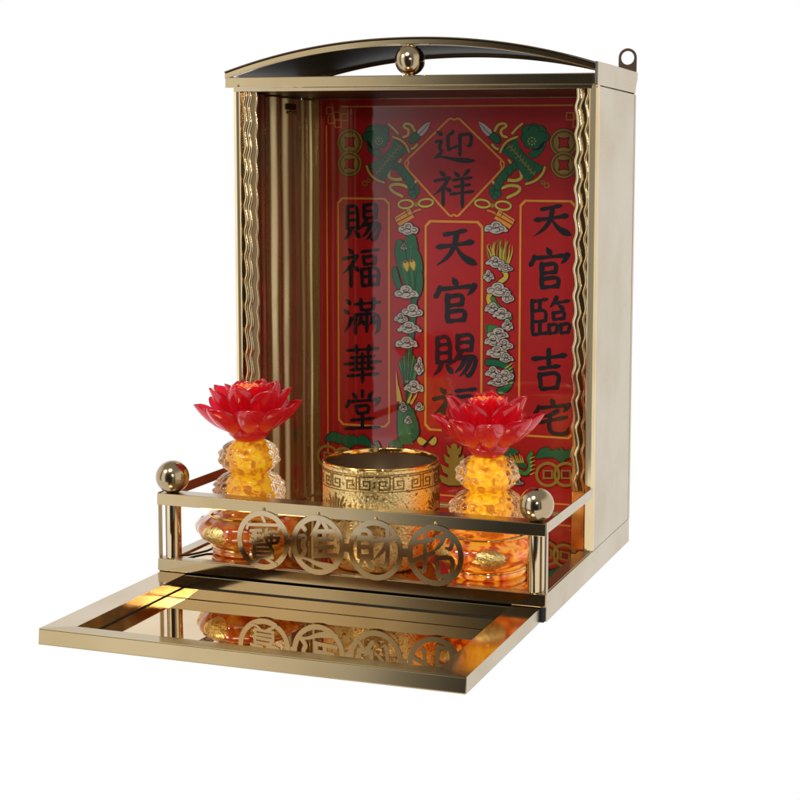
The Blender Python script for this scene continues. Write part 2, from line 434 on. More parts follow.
def arch_z(x): 
    t = (x - 16.9) / 17.5
    return 43.62 + .12 * t + 2.62 * (1 - abs(t) ** 2.1)
XA = [-.6 + (W + .45) * i / 60 for i in range(61)]
m = MB()
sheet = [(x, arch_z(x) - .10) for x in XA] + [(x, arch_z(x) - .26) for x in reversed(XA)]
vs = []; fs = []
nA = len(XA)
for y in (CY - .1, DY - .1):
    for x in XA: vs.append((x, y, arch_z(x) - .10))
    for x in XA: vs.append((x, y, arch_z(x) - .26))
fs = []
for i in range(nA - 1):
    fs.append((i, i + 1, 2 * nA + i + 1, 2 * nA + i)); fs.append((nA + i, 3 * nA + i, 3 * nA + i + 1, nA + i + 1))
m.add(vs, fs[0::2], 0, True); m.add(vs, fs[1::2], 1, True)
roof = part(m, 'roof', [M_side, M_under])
def arcbar(y0, y1, h0, h1, name, mat, top_mat=None):
    m = MB(); c = .1
    prof = [(y0 + c, -h0), (y0, -h0 - c), (y0, -h1 + c), (y0 + c, -h1), (y1, -h1), (y1, -h0)]
    path = [(lambda a, b, x=x: (x, a, arch_z(x) + b)) for x in XA]
    m.sweep(prof, path, 0, False)
    part(m, name, mat, roof)
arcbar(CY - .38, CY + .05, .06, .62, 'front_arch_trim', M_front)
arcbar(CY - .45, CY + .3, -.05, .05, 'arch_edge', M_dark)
arcbar(DY - .4, DY - .05, .06, .62, 'rear_arch_trim', metal('rear_arch_bronze', (.42, .30, .16), .2, .1))
# end fascia of the roof on the right, with its curved rear end
m = MB()
prof = [(CY - .38, 42.06), (CY - .38, 43.98)]
prof += [(CY + 4, 44.03), (CY + 9, 44.03), (DY + .35, 44.05)]
prof += [(DY + .22, 43.4), (DY - .25, 42.8), (DY - .55, 42.1)]
n = len(prof)
for x0, x1 in ((W - .2, W + .06), ):
    vs = [(x0, y, z) for y, z in prof] + [(x1, y, z) for y, z in prof]
    m.add(vs, [tuple(range(n)), tuple(reversed(range(n, 2 * n)))] + [(i, i + n, (i + 1) % n + n, (i + 1) % n) for i in range(n)])
part(m, 'end_fascia', M_side, roof)
# hanging tab at the rear
m = MB()
cx, cz, R0, r0 = 33.15, 45.4, .85, .62
out = [(cx - R0, 43.9), ] + [(cx + R0 * math.cos(a), cz + R0 * math.sin(a)) for a in [pi - pi * i / 24 for i in range(25)]] + [(cx + R0, 43.9)]
N_ = 48
ring_in = [(cx + r0 * math.cos(pi - 2 * pi * i / N_), cz - .02 + r0 * math.sin(pi - 2 * pi * i / N_)) for i in range(N_)]
def outpt(a):
    dx, dz = math.cos(a), math.sin(a)
    if dz >= 0: return (cx + R0 * dx, cz + R0 * dz)
    t = min(R0 / max(1e-6, abs(dx)), (cz - 43.9) / -dz)
    return (cx + t * dx, cz + t * dz)
ring_out = [outpt(pi - 2 * pi * i / N_) for i in range(N_)]
vs = []
for y in (DY - .02, DY + .1):
    vs += [(x, y, z) for x, z in ring_in] + [(x, y, z) for x, z in ring_out]
fs = []
for i in range(N_):
    j = (i + 1) % N_
    fs += [(i, j, N_ + j, N_ + i), (2 * N_ + i, 3 * N_ + i, 3 * N_ + j, 2 * N_ + j), (i, 2 * N_ + i, 2 * N_ + j, j), (N_ + i, N_ + j, 3 * N_ + j, 3 * N_ + i)]
m.add(vs, fs)
part(m, 'hanging_tab', M_hanger)

# ball on the crossbar
m = MB(); m.sphere((17.2, CY - .15, 44.32), 1.32); m.lathe([(.5, 43.0), (.42, 43.08), (.3, 43.15)], 17.2, CY - .15, 24)
part(m, 'ball_finial', M_ball)

# corner posts with twisted bars
def rib(m, xc, yc, r, amp, ph, z0, z1, ry=1., rm=.07):
    n = 340; k = 14; vs = []
    for i in range(n + 1):
        z = z0 + (z1 - z0) * i / n; w_ = 2 * pi * z / 2.28 + ph
        cx = xc + amp * (math.sin(w_) + .18 * math.sin(2 * w_ + .6)); rr = r * (1 + rm * math.sin(w_ + 1.1))
        for q in range(k):
            a = 2 * pi * q / k; vs.append((cx + rr * math.cos(a), yc + rr * ry * math.sin(a), z))
    fs = [(i * k + q, i * k + (q + 1) % k, (i + 1) * k + (q + 1) % k, (i + 1) * k + q) for i in range(n) for q in range(k)]
    m.add(vs, fs, 0, True)
def wavy_post(xo, side):
    """corner post: plain outer strip, then parallel wavy ribs; xo outer edge, side +1 runs to the right"""
    X = lambda d: xo + side * d
    m = MB()
    if side > 0:
        pr = [(X(0), CY + .6), (X(0), CY + .12), (X(.06), CY + .05), (X(.3), CY + .03), (X(.56), CY + .05), (X(.64), CY + .12), (X(.64), CY + .6)]
    else:
        pr = [(X(0), CY + .62), (X(0), CY + .50), (X(.05), CY + .42), (X(.25), CY + .28), (X(.5), CY + .13), (X(.68), CY + .05), (X(.78), CY + .1), (X(.78), CY + .6)]
    m.sweep(pr, [(lambda a, b, z=z: (a, b, z)) for z in (2.26, 42.1)], 0, False)
    p = part(m, 'corner_post', M_post)
    m = MB()
    m.box(min(X(.5), X(2.05)), max(X(.5), X(2.05)), CY + .52, CY + .62, 2.28, 42.0, .02)
    part(m, 'backing_strip', M_back, p)
    specs = [(.95, .19, .09, 0.), (1.38, .18, .09, .25), (2.05, .10, .06, 1.2)] if side > 0 else [(1.02, .15, .11, 0.), (1.74, .34, .10, .9)]
    for d, r, amp, ph in specs:
        m = MB(); rib(m, X(d), CY + .50, r, amp, ph, 7.4, 41.8, .75); part(m, 'wavy_rib', M_rib, p)
    m = MB(); m.box(min(X(.72), X(2.0)), max(X(.72), X(2.0)), CY + .40, CY + .50, 2.3, 7.38, .04)
    part(m, 'post_foot', M_post, p)
wavy_post(0., 1)
wavy_post(W, -1)

# railing
def rail_post(x):
    m = MB(); m.lathe([(.62, 2.23), (.66, 2.25), (.66, 2.28), (.66, 6.86), (.66, 6.9)], x, .85, 40)
    return m
m = MB()
m.box(.05, W - .05, -.06, .10, 6.82, 7.80, .045, tilt=.05)
railing = part(m, 'railing', M_front)
m = MB()
m.box(.06, W - .06, .11, 1.55, 7.68, 7.79, .03)
part(m, 'top_rail', M_side, railing)
for x in (1.05, W - 1.05):
    part(rail_post(x), 'post', metal('post_steel', (.72, .59, .40), .07, .03, (1, 1, .1), .03), railing)
    m = MB(); m.sphere((x, .82, 9.1), 1.38); m.lathe([(.45, 7.79), (.4, 7.85), (.25, 7.9)], x, .82, 24)
    part(m, 'ball_finial', M_ball, railing)
for x0, x1 in ((.02, .14), (W - .14, W - .0)):
    m = MB(); m.box(x0, x1, .12, CY + .1, 7.0, 7.86, .03)
    part(m, 'side_rail', M_side, railing)
    m = MB(); m.box(x0, x1, .14, .62, 2.24, 6.98, .02)
    part(m, 'end_strip', M_side, railing)
MX = [9.92, 14.80, 19.85, 24.95]
MZ = 4.62
for x, g in zip(MX, ('bao', 'jin', 'cai', 'zhao')):
    m = MB(); Ro, Ri = 2.36, 1.93; n = 72
    vs = []
    for y in (-.16, -.07):
        for R in (Ro, Ri):
            vs += [(x + R * math.cos(2 * pi * i / n), y, MZ + R * 1.04 * math.sin(2 * pi * i / n)) for i in range(n)]
    fs = []
    for i in range(n):
        j = (i + 1) % n
        fs += [(i, j, n + j, n + i), (2 * n + i, 3 * n + i, 3 * n + j, 2 * n + j), (i, 2 * n + i, 2 * n + j, j), (n + i, n + j, 3 * n + j, 3 * n + i)]
    m.add(vs, fs)
    mb = MB()
    for i, (kd, pts) in enumerate(parse(g)):
        P = [(x + (px - 50) / 100 * 3.72, MZ + (50 - py) / 100 * 3.92) for px, py in pts]
        l, r = stroke_poly(P, .37 if g != 'bao' else .26, kd if kd in 'pnk' else 'c')
        poly = l + r[::-1]; y0 = -.1635 - .0025 * i; nn = len(l)
        vs = [(a, y0, b) for a, b in l] + [(a, y0, b) for a, b in r] + [(a, -.075, b) for a, b in l] + [(a, -.075, b) for a, b in r]
        fs = []
        for q in range(nn - 1):
            fs += [(q, q + 1, nn + q + 1, nn + q), (2 * nn + q, 3 * nn + q, 3 * nn + q + 1, 2 * nn + q + 1), (q, 2 * nn + q, 2 * nn + q + 1, q + 1), (nn + q, nn + q + 1, 3 * nn + q + 1, 3 * nn + q)]
        fs += [(0, nn, 3 * nn, 2 * nn), (nn - 1, 3 * nn - 1, 4 * nn - 1, 2 * nn - 1)]
        m.add(vs, fs)
    # rivet, tab to the rail and small plate to the neighbour
    m.box(x - .16, x + .16, -.13, -.075, 6.95, 7.2, .02)
    m.sphere((x, -.10, 7.2), .14, seg=14, rings=8)
    if g != 'zhao': m.box(x + Ro - .12, x + 5.0 - Ro + .1, -.14, -.08, MZ - .35, MZ + .35, .01)
    part(m, 'medallion', M_frame, railing)

# ------------------------------------------------------------------ poster on the back panel
# artwork is laid out on the sheet with a flat plane-to-plane map (poster grid -> cm on the panel)
H = [0.11554002, -0.00075311669, -34.628246, 0.0088551605, -0.10707124, 52.40218, 0.00023131957, -7.3434601e-05]
def pg(u, v):
    w = H[6] * u + H[7] * v + 1
    return (H[0] * u + H[1] * v + H[2]) / w, (H[3] * u + H[4] * v + H[5]) / w
PM = MB()
PM_mats = [K_red, K_black, K_yel, K_oliv, K_lem, K_grn, K_grn2, K_wht, K_dkr, K_org]
RED, BLK, YEL, OLV, LEM, GRN, LEAF, WHT, DKR, ORG_ = range(10)
PY = 27.62
PM.box(2.05, 31.2, PY, 27.69, 2.4, 41.8, .0, RED)
layer = [1]
CXM = 16.25
def put2(xz, faces, mi, d=None):
    layer[0] += 1
    y = PY - .002 - layer[0] * .00014 if d is None else d
    PM.add([(x, y, z) for x, z in xz], faces, mi)
def strip(pts, w, mi, kind='c', mirror=False, it=2, cap=True):
    l, r = stroke_poly(pts, w, kind, it, cap); n = len(l)
    xz = [pg(*p) for p in l] + [pg(*p) for p in r]
    fs = [(q, q + 1, n + q + 1, n + q) for q in range(n - 1)]
    for mm in ((False, True) if mirror else (False,)):
        put2([(2 * CXM - x, z) for x, z in xz] if mm else xz, fs, mi)
def poly(pts, mi, mirror=False, smooth=0):
    if smooth:
        P = list(pts) + [pts[0]]
        P = chaikin(P, smooth)[:-1]
    else: P = pts
    xz = [pg(*p) for p in P]
    for mm in ((False, True) if mirror else (False,)):
        put2([(2 * CXM - x, z) for x, z in xz] if mm else xz, [tuple(range(len(xz)))], mi)
def disc(u, v, r, mi, ry=None, mirror=False, n=28, rot=0, wob=0):
    ry = ry or r; P = []
    for i in range(n):
        a = 2 * pi * i / n; k = 1 + wob * math.sin(a * 7 + u)
        dx, dy = r * k * math.cos(a), ry * k * math.sin(a)
        P.append((u + dx * math.cos(rot) - dy * math.sin(rot), v + dx * math.sin(rot) + dy * math.cos(rot)))
    poly(P, mi, mirror)
def circ(u, v, r, w, mi, ry=None, mirror=False, n=32, a0=0, a1=2 * pi, rot=0):
    ry = ry or r; P = []
    for i in range(n + 1):
        a = a0 + (a1 - a0) * i / n; dx, dy = r * math.cos(a), ry * math.sin(a)
        P.append((u + dx * math.cos(rot) - dy * math.sin(rot), v + dx * math.sin(rot) + dy * math.cos(rot)))
    strip(P, w, mi, 'c', mirror, 0, False)
def rectline(x0, x1, z0, z1, w, mi, ch=.5):
    """framed column with chamfered corners, cm"""
    o = [(x0 + ch, z1), (x1 - ch, z1), (x1, z1 - ch), (x1, z0 + ch), (x1 - ch, z0), (x0 + ch, z0), (x0, z0 + ch), (x0, z1 - ch)]
    cx, cz = (x0 + x1) / 2, (z0 + z1) / 2
    inn = []
    c2 = ch * .9
    x0i, x1i, z0i, z1i = x0 + w, x1 - w, z0 + w, z1 - w
    inn = [(x0i + c2, z1i), (x1i - c2, z1i), (x1i, z1i - c2), (x1i, z0i + c2), (x1i - c2, z0i), (x0i + c2, z0i), (x0i, z0i + c2), (x0i, z1i - c2)]
    put2(o + inn, [(i, (i + 1) % 8, 8 + (i + 1) % 8, 8 + i) for i in range(8)], mi)
def glyph(g, u, v, w, h, mi=BLK, bw=8.5):
    for kd, pts in parse(g):
        P = [(u + (px - 50) / 100 * w, v + (py - 50) / 100 * h) for px, py in pts]
        strip(P, bw * (w + h) / 200, mi, kd)

# outer border line and corner knots
x0, z1 = pg(326, 106); xR = 2 * CXM - x0; zb = 3.05
lw = .15
put2([(x0 + 1.7, z1), (xR - 1.7, z1), (xR - 1.7, z1 - lw), (x0 + 1.7, z1 - lw)], [(0, 1, 2, 3)], YEL)
put2([(x0 + .1, zb), (xR - .1, zb), (xR - .1, zb + lw), (x0 + .1, zb + lw)], [(0, 1, 2, 3)], YEL)
for s_ in (0, 1):
    X = (lambda x: 2 * CXM - x) if s_ else (lambda x: x)
    put2([(X(x0), z1 - 1.9), (X(x0 + lw), z1 - 1.9), (X(x0 + lw), zb), (X(x0), zb)], [(0, 1, 2, 3)], YEL)
    for (cx, cz) in ((.45, -.45), (1.2, -.95), (.6, -1.35), (1.35, -1.75), (2.0, -1.1)):
        c0, c1, hz = x0 + cx, z1 + cz, .38
        o = [(X(c0 - hz), c1 - hz), (X(c0 + hz), c1 - hz), (X(c0 + hz), c1 + hz), (X(c0 - hz), c1 + hz)]
        hz -= .09
        o += [(X(c0 - hz), c1 - hz), (X(c0 + hz), c1 - hz), (X(c0 + hz), c1 + hz), (X(c0 - hz), c1 + hz)]
        put2(o, [(i, (i + 1) % 4, 4 + (i + 1) % 4, 4 + i) for i in range(4)], YEL)

# coin pairs
for v in (142.6, 165):
    r = 13.8 if v < 150 else 13
    disc(564, v, r + .6, BLK, mirror=True); disc(564, v, r, OLV, mirror=True)
    circ(564, v, r - 2.2, .8, BLK, mirror=True); circ(564, v, r - 3.4, .7, DKR, mirror=True)
    s_ = 6.2
    P = []
    for k_ in range(4):
        a = pi / 4 + k_ * pi / 2; b = a + pi / 2
        P += [(564 + s_ * 1.35 * math.cos(a), v + s_ * 1.35 * math.sin(a)), (564 + s_ * .72 * math.cos(a + pi / 4), v + s_ * .72 * math.sin(a + pi / 4))]
    poly(P, BLK, True)
    poly([(564 + (x - 564) * .8, v + (y - v) * .8) for x, y in P], RED, True)

# crossed sword, scroll and ribbons: drawn for the right, mirrored to the left
def Z(x, y): return (440 + x / 5, 90 + y / 5)
def ZZ(*c): return [Z(c[i], c[i + 1]) for i in range(0, len(c), 2)]
def rib(w, *c, mi=LEM, kind='c'):
    strip(ZZ(*c), (w + 5) / 5, BLK, kind, True); strip(ZZ(*c), w / 5, mi, kind, True)
rib(13, 275, 205, 290, 172, 325, 165, 336, 184, 305, 196, 308, 228, 335, 236)
rib(11, 362, 218, 384, 192, 412, 168)
rib(12, 262, 272, 275, 290, 292, 296)
rib(16, 404, 400, 412, 440, 380, 455, 342, 450)
rib(15, 312, 490, 350, 475, 404, 482, 396, 512, 338, 538)
rib(12, 262, 455, 275, 470, 282, 480)
rib(12, 345, 350, 352, 360, 356, 366)
def pol(mi, *c, sm=1, o=4):
    P = ZZ(*c); cx = sum(p[0] for p in P) / len(P); cy = sum(p[1] for p in P) / len(P)
    Q = [(p[0] + (p[0] - cx) / (math.hypot(p[0] - cx, p[1] - cy) + .01) * o / 5, p[1] + (p[1] - cy) / (math.hypot(p[0] - cx, p[1] - cy) + .01) * o / 5) for p in P]
    poly(Q, BLK, True, sm); poly(P, mi, True, sm)
# flower loop at the fan end
rib(36, 462, 325, 498, 305, 515, 262, 500, 225, mi=GRN)
for (cx, cy, r) in ((440, 205, 28), (470, 195, 26), (505, 205, 26), (522, 232, 24), (430, 240, 22), (448, 262, 26), (480, 258, 40)):
    p = Z(cx, cy); disc(p[0], p[1], (r + 4) / 5, BLK, mirror=True)
for (cx, cy, r) in ((440, 205, 28), (470, 195, 26), (505, 205, 26), (522, 232, 24), (430, 240, 22), (448, 262, 26), (480, 235, 44), (470, 262, 34)):
    p = Z(cx, cy); disc(p[0], p[1], r / 5, GRN, mirror=True)
for i in range(9):
    a = i * 2 * pi / 8; rr = 18 if i < 8 else 0
    p = Z(461 + rr * math.cos(a), 256 + rr * math.sin(a)); disc(p[0], p[1], 3.6 / 5, LEM, mirror=True, n=10)
circ(*Z(470, 205), 5.5, .7, BLK, mirror=True, a0=pi, a1=2 * pi); circ(*Z(510, 228), 4.5, .7, BLK, mirror=True, a0=pi * 1.2, a1=2.3 * pi)
# handle
rib(38, 392, 372, 345, 398, 305, 445, 282, 500, mi=GRN)
for (cx, cy, r) in ((268, 512, 19), (288, 520, 18), (262, 492, 12), (275, 536, 13)):
    p = Z(cx, cy); disc(p[0], p[1], (r + 3) / 5, BLK, mirror=True); disc(p[0], p[1], r / 5, GRN, mirror=True)
for t in range(5):
    p = Z(372 - t * 22, 392 + t * 26); circ(p[0], p[1], 2.2, .6, BLK, mirror=True, a0=0, a1=4)
# blade
pol(WHT, 193, 157, 222, 168, 270, 212, 244, 238, 208, 200, sm=1)
strip(ZZ(200, 166, 235, 206, 252, 222), .6, BLK, 'c', True)
pol(GRN, 270, 210, 296, 230, 308, 262, 284, 268, 252, 246, 248, 232, sm=1)
# scroll
pol(GRN, 386, 240, 398, 290, 440, 340, 520, 386, 436, 462, 412, 420, 372, 350, 306, 306, sm=0)
rib(11, 388, 234, 345, 250, 318, 275, 302, 312)
rib(12, 526, 386, 515, 420, 480, 455, 432, 470)
rnd = random.Random(3)
for i in range(9):
    cx, cy = 352 + i * 14, 285 + i * 16.5
    a = rnd.random() * 3
    rad = 9 + rnd.random() * 6
    strip(ZZ(cx - rad, cy + rad * .6 * math.cos(a), cx, cy - rad * .4, cx + rad * .5, cy + rad * .5, cx + rad, cy - rad * .8), .8, OLV, 'c', True)
    strip(ZZ(cx - rad * .6, cy - rad, cx + rad * .8, cy + rad * .7), .7, OLV, 'c', True)
rib(4, 500, 452, 515, 468, 524, 472, mi=OLV); circ(*Z(536, 476), 2.4, .9, OLV, mirror=True); circ(*Z(516, 462), 1.6, .7, OLV, mirror=True)
# bow and tassel tubes
for (cx, cy, rx, ry, ro) in ((214, 568, 37, 19, .15), (318, 578, 38, 21, .1)):
    p = Z(cx, cy)
    circ(p[0], p[1], rx / 5, 3.0, BLK, ry / 5, True, rot=ro); circ(p[0], p[1], rx / 5, 2.1, LEM, ry / 5, True, rot=ro)
p = Z(264, 578); disc(p[0], p[1], 2.1, OLV, mirror=True)
rib(12, 240, 602, 268, 610, 292, 628, mi=ORG_)
pol(YEL, 296, 598, 376, 648, 366, 672, 282, 624, sm=0); pol(YEL, 280, 630, 362, 676, 350, 694, 272, 642, sm=0)
strip(ZZ(300, 612, 368, 655), .7, BLK, 'c', True); strip(ZZ(318, 612, 306, 634), .7, BLK, 'c', True)

# diamond frame with notched corners
dm = ZZ(75, 146, 62, 152, 75, 140)
for mm in (1,):
    strip(ZZ(75, 149, 92, 141, 104, 150), 1.9, YEL, 'c', True)
    strip(ZZ(102, 147, 312, 352), 2.0, YEL, 'c', True, 0)
    strip(ZZ(309, 350, 303, 368, 311, 382, 308, 396, 302, 408), 1.9, YEL, 'c', True)
    strip(ZZ(309, 350, 321, 360, 323, 378, 318, 392, 302, 408), 1.5, YEL, 'c', True)
    strip(ZZ(303, 406, 96, 626), 2.0, YEL, 'c', True, 0)
    strip(ZZ(97, 625, 84, 632, 75, 624), 1.9, YEL, 'c', True)
glyph('ying', 455, 146, 43, 34, bw=9.5); glyph('xiang', 454, 189, 41, 37, bw=9.5)

# framed columns
cxl = pg(338, 300)[0]; cxr = pg(390.5, 300)[0]; zt = pg(364, 197.5)[1]; zbm = pg(552, 438)[1]
rectline(cxl, cxr, zbm, zt, .20, YEL); rectline(2 * CXM - cxr, 2 * CXM - cxl, zbm, zt, .20, YEL)
mxl, mxr = pg(425, 300)[0], pg(484, 300)[0]; ztm = pg(455, 220.5)[1]
rectline(mxl, 2 * CXM - mxl, zbm, ztm, .22, YEL)
for g, u, v, w, h in (('tian', 552, 220, 42, 38), ('guan', 549, 269, 44, 42), ('lin', 550, 317, 43, 40), ('ji', 549, 370, 41, 42), ('zhai', 552, 418, 40, 38)):
    glyph(g, u, v, w, h, bw=12 if g != 'lin' else 10)
for g, u, v, w, h in (('tian', 456, 247, 46, 44), ('guan', 455, 301, 46, 46), ('ci', 456, 355, 48, 46), ('fu', 456, 409, 48, 44)):
    glyph(g, u, v, w, h, bw=12 if g in ('tian', 'guan') else 10.5)
for g, u, v, w, h in (('ci', 363, 222, 40, 40), ('fu', 362, 268, 40, 40), ('man', 363, 316, 39, 38), ('hua', 363, 364, 39, 38), ('tang', 363, 410, 38, 40)):
    glyph(g, u, v, w, h, bw=10)

def cloud(u, v, w, h, seed=0):
    r = random.Random(seed)
    lobes = [(0, -.32, .50, .46), (-.55, .05, .42, .36), (.52, .08, .44, .36), (0, .22, .62, .44), (-.82, .2, .2, .2), (.84, .26, .2, .18)]
    L = [(a + r.uniform(-.1, .1), b + r.uniform(-.08, .08), c, d) for a, b, c, d in lobes]
    for a, b, c, d in L: disc(u + a * w / 2, v + b * h, c * w / 2 + .7, BLK, d * h + .7)
    for a, b, c, d in L: disc(u + a * w / 2, v + b * h, c * w / 2, WHT, d * h)
    for a, b, c, d in L[:4]:
        s0 = r.uniform(0, 2)
        circ(u + a * w / 2, v + b * h, c * w / 3.6, .75, BLK, d * h * .55, n=14, a0=pi * .9 + s0, a1=pi * 2.4 + s0)
    circ(u, v - .15 * h, w * .12, .7, BLK, h * .18, n=12, a0=0, a1=5)
# right ornament column: dragon tail among clouds
rnd = random.Random(11)
for i in range(15):
    x = 488 + i * 1.6; top = 236 + rnd.uniform(0, 6) + abs(i - 7) * .7
    xx = x + (i - 7) * .15
    pts_ = [(492.5 + i * 1.1, 266), (x + 2 * math.sin(i), 254), (xx - 1.5 * math.sin(i * 1.7), 246), (xx + 1.5, top)]
    strip(pts_, 2.4, BLK, 'p'); strip(pts_, 1.7, LEM if i % 3 else OLV, 'p')
strip([(503, 268), (508, 277), (500, 282), (495, 290), (488, 296), (491, 306)], 6, BLK, 'c'); strip([(503, 268), (508, 277), (500, 282), (495, 290), (488, 296), (491, 306)], 4.5, LEM, 'c')
strip([(493, 298), (497, 306), (507, 312), (511, 318)], 5, BLK, 'c'); strip([(493, 298), (497, 306), (507, 312), (511, 318)], 4, LEAF, 'c')
strip([(488, 326), (492, 330), (496, 336)], 14, GRN, 'd'); strip([(490, 327), (496, 334)], 12, LEAF, 'd')
strip([(488, 362), (500, 363), (510, 368), (512, 378), (508, 388), (500, 391)], 8, BLK, 'c'); strip([(488, 362), (500, 363), (510, 368), (512, 378), (508, 388), (500, 391)], 6, GRN, 'c')
for k_ in range(6): strip([(506 + k_ * .9, 368 + k_ * 3), (514, 362 + k_ * 4)], 1.2, LEM, 'p')
for i, (u, v, w, h) in enumerate(((496, 228, 22, 9), (496, 262, 18, 8), (506, 268, 14, 6), (489, 276, 10, 8), (499, 290, 24, 9), (508, 297, 12, 9), (493, 308, 15, 8), (503, 314, 18, 8), (508, 325, 11, 9),
        (499, 334, 22, 8), (494, 341, 18, 8), (505, 345, 18, 8), (498, 352, 23, 8), (507, 358, 14, 7), (494, 372, 16, 8), (505, 376, 18, 8), (499, 382, 20, 6))):
    cloud(u, v, w, h, i)
# left ornament column: leaves and blossoms
def leaf(pts_, w, mi=GRN):
    strip(pts_, w + 1.2, BLK, 'd'); strip(pts_, w, mi, 'd')
leaf([(413, 292), (408, 262), (412, 238)], 14); leaf([(410, 292), (402, 262), (400, 242)], 9); leaf([(416, 290), (420, 270), (415, 250)], 8)
strip([(414, 286), (411, 262), (412, 246)], .8, LEAF); strip([(409, 286), (402, 262)], .8, LEAF)
leaf([(412, 300), (398, 285), (395, 268)], 5); leaf([(414, 305), (420, 290), (420, 272)], 6)
for (u, v) in ((406, 262), (412.5, 261)):
    strip([(u + 2, v + 9), (u, v)], 6, OLV, 'd'); strip([(u + 2, v + 8), (u, v)], 4.2, LEM, 'd'); disc(u, v, 1.3, RED)
cloud(404.5, 247, 6, 4, 30)
strip([(415, 300), (413, 330), (410, 350), (408, 380)], 6, BLK); strip([(415, 300), (413, 330), (410, 350), (408, 380)], 4.8, GRN)
for i in range(9):
    leaf([(407, 392 + i * 2), (404 + i * 1.5, 372), (400 + i * 2.4, 350 + abs(i - 4) * 3)], 2.6, GRN if i % 2 else LEAF)
leaf([(411, 352), (407, 342)], 4); 
for i, (u, v, w, h) in enumerate(((409, 229, 19, 9), (407, 292.5, 23, 9), (413, 311.5, 21, 9), (402, 318, 13, 7), (410, 328, 22, 8.5), (408, 343, 22, 8.5), (420, 366, 9, 12), (415, 387, 19, 9), (420, 407, 9, 6))):
    cloud(u, v, w, h, 40 + i)
for k_, (a, b) in enumerate((((399, 400), (397, 372)), ((402, 404), (399, 385)), ((409, 402), (413, 392)), ((412, 403), (418, 393)))):
    strip([a, b], 2.4, LEM, 'p'); 
P = [(399, 403), (412, 404), (421, 430), (416, 441), (400, 445), (398, 425)]
poly([(x + (1 if x > 408 else -1), y) for x, y in P], BLK, False, 1); poly(P, GRN, False, 1)
for i in range(8): strip([(400 + i * 2, 408 + i * 2.4), (399 + i * 1.4, 430), (403 + i * 1.5, 444)], .8, LEAF, 'c')
cloud(404, 407, 8, 7, 60); cloud(409, 420, 8, 6, 61)
# lower ornaments: ingots, butterfly, dragon heads, bats and linked rings
for u0 in (455,):
    for (v, w) in ((449, 16), (458, 22), (468, 28), (478, 32)):
        P = [(u0 - w / 2, v - 5), (u0 - w / 5, v), (u0 + w / 5, v), (u0 + w / 2, v - 5), (u0 + w / 2.8, v + 7), (u0 - w / 2.8, v + 7)]
        poly([(u0 + (x - u0) * 1.06, v + (y - v) * 1.12) for x, y in P], BLK, False, 1); poly(P, OLV, False, 1)
        disc(u0, v - 2.5, w / 5, OLV, 3.4)
for (du, dv) in ((-9, -2), (7, -4)):
    P = [(429, 442), (429 + du, 436 + dv * .3), (429 + du * 1.3, 441), (429 + du * .7, 446)]
    poly([(x * 1.0, y + .5) for x, y in P], BLK, False, 1); poly(P, LEM, False, 1)
strip([(424, 446), (434, 436)], 2, BLK)
def low(f, mirror=True): f()
bat = [(536, 458), (540, 449), (549, 446), (552, 451), (558, 447), (560, 451), (562, 446), (565, 451), (572, 448), (580, 447), (586, 452), (588, 459), (580, 457), (573, 459), (568, 457), (562, 463), (555, 457), (547, 457)]
poly([(562 + (x - 562) * 1.04, 454 + (y - 454) * 1.1) for x, y in bat], BLK, True, 1); poly(bat, GRN, True, 1)
for u in (548.5, 566.5, 584.5):
    circ(u, 474, 11.2, 2.9, OLV, mirror=True); 
    poly([(u - 5, 469.5), (u + 5, 469.5), (u + 5, 478.5), (u - 5, 478.5)], OLV, True); poly([(u - 3.4, 471), (u + 3.4, 471), (u + 3.4, 477), (u - 3.4, 477)], DKR, True)
poly([(504, 452), (509, 446), (514, 448), (521, 451), (515, 455), (506, 456)], GRN, True, 1)
strip([(514, 466), (520, 471), (527, 474), (532, 466), (529, 458), (532, 453)], 5.5, BLK, 'c', True); strip([(514, 466), (520, 471), (527, 474), (532, 466), (529, 458), (532, 453)], 4.2, LEAF, 'c', True)
strip([(512, 461), (519, 462), (526, 466)], 5, GRN, 'd', True)
for k_ in range(7): strip([(512 + k_ * 2, 462), (508 + k_ * 2.4, 455 - (k_ % 2) * 2)], 1.3, LEM, 'p', True)
for k_ in range(5): strip([(531, 458 + k_ * 4), (536, 456 + k_ * 4)], 1.1, LEM, 'p', True)
cloud(514, 478, 12, 5, 70); cloud(518, 482, 12, 4, 71)
poster = PM.build('poster', PM_mats, shrine, ORG, fix=False)

# ------------------------------------------------------------------ incense burner
BX, BY, BZ = 17.9, 5.7, 2.11
burner = thing('incense_burner', 'round embossed gold incense burner with Greek key band between the two lotus lamps', 'incense burner', (BX, BY, BZ))
def bpart(mb, name, mats, parent=None): return mb.build(name, mats, parent or burner, (0, 0, 0))
RB = 4.86
m = MB()
m.lathe([(.001, .02), (3.9, .02), (4.1, .15), (4.25, .35), (4.6, .9), (RB - .1, 1.6), (RB, 2.4), (RB, 8.58)], seg=96, cap=False)
bpart(m, 'bowl', M_burner)
m = MB()
pr = []
for i in range(17):
    a = pi * i / 16; pr.append((RB - .09 + .12 * math.cos(a), 8.70 + .12 * math.sin(a)))
m.lathe([(RB - .02, 8.57), (RB + .02, 8.60)] + pr + [(RB - .23, 8.6), (RB - .25, 8.3)], seg=96, cap=False)
bpart(m, 'rim', M_bgold)
m = MB(); m.lathe([(RB - .26, 8.4), (RB - .30, 4.5), (RB - 1.2, 3.9), (.001, 3.9)], seg=64, cap=False)
bpart(m, 'interior', M_inside)
def cyl(s, z, r): a = -pi / 2 + s / RB; return (r * math.cos(a), r * math.sin(a), z)
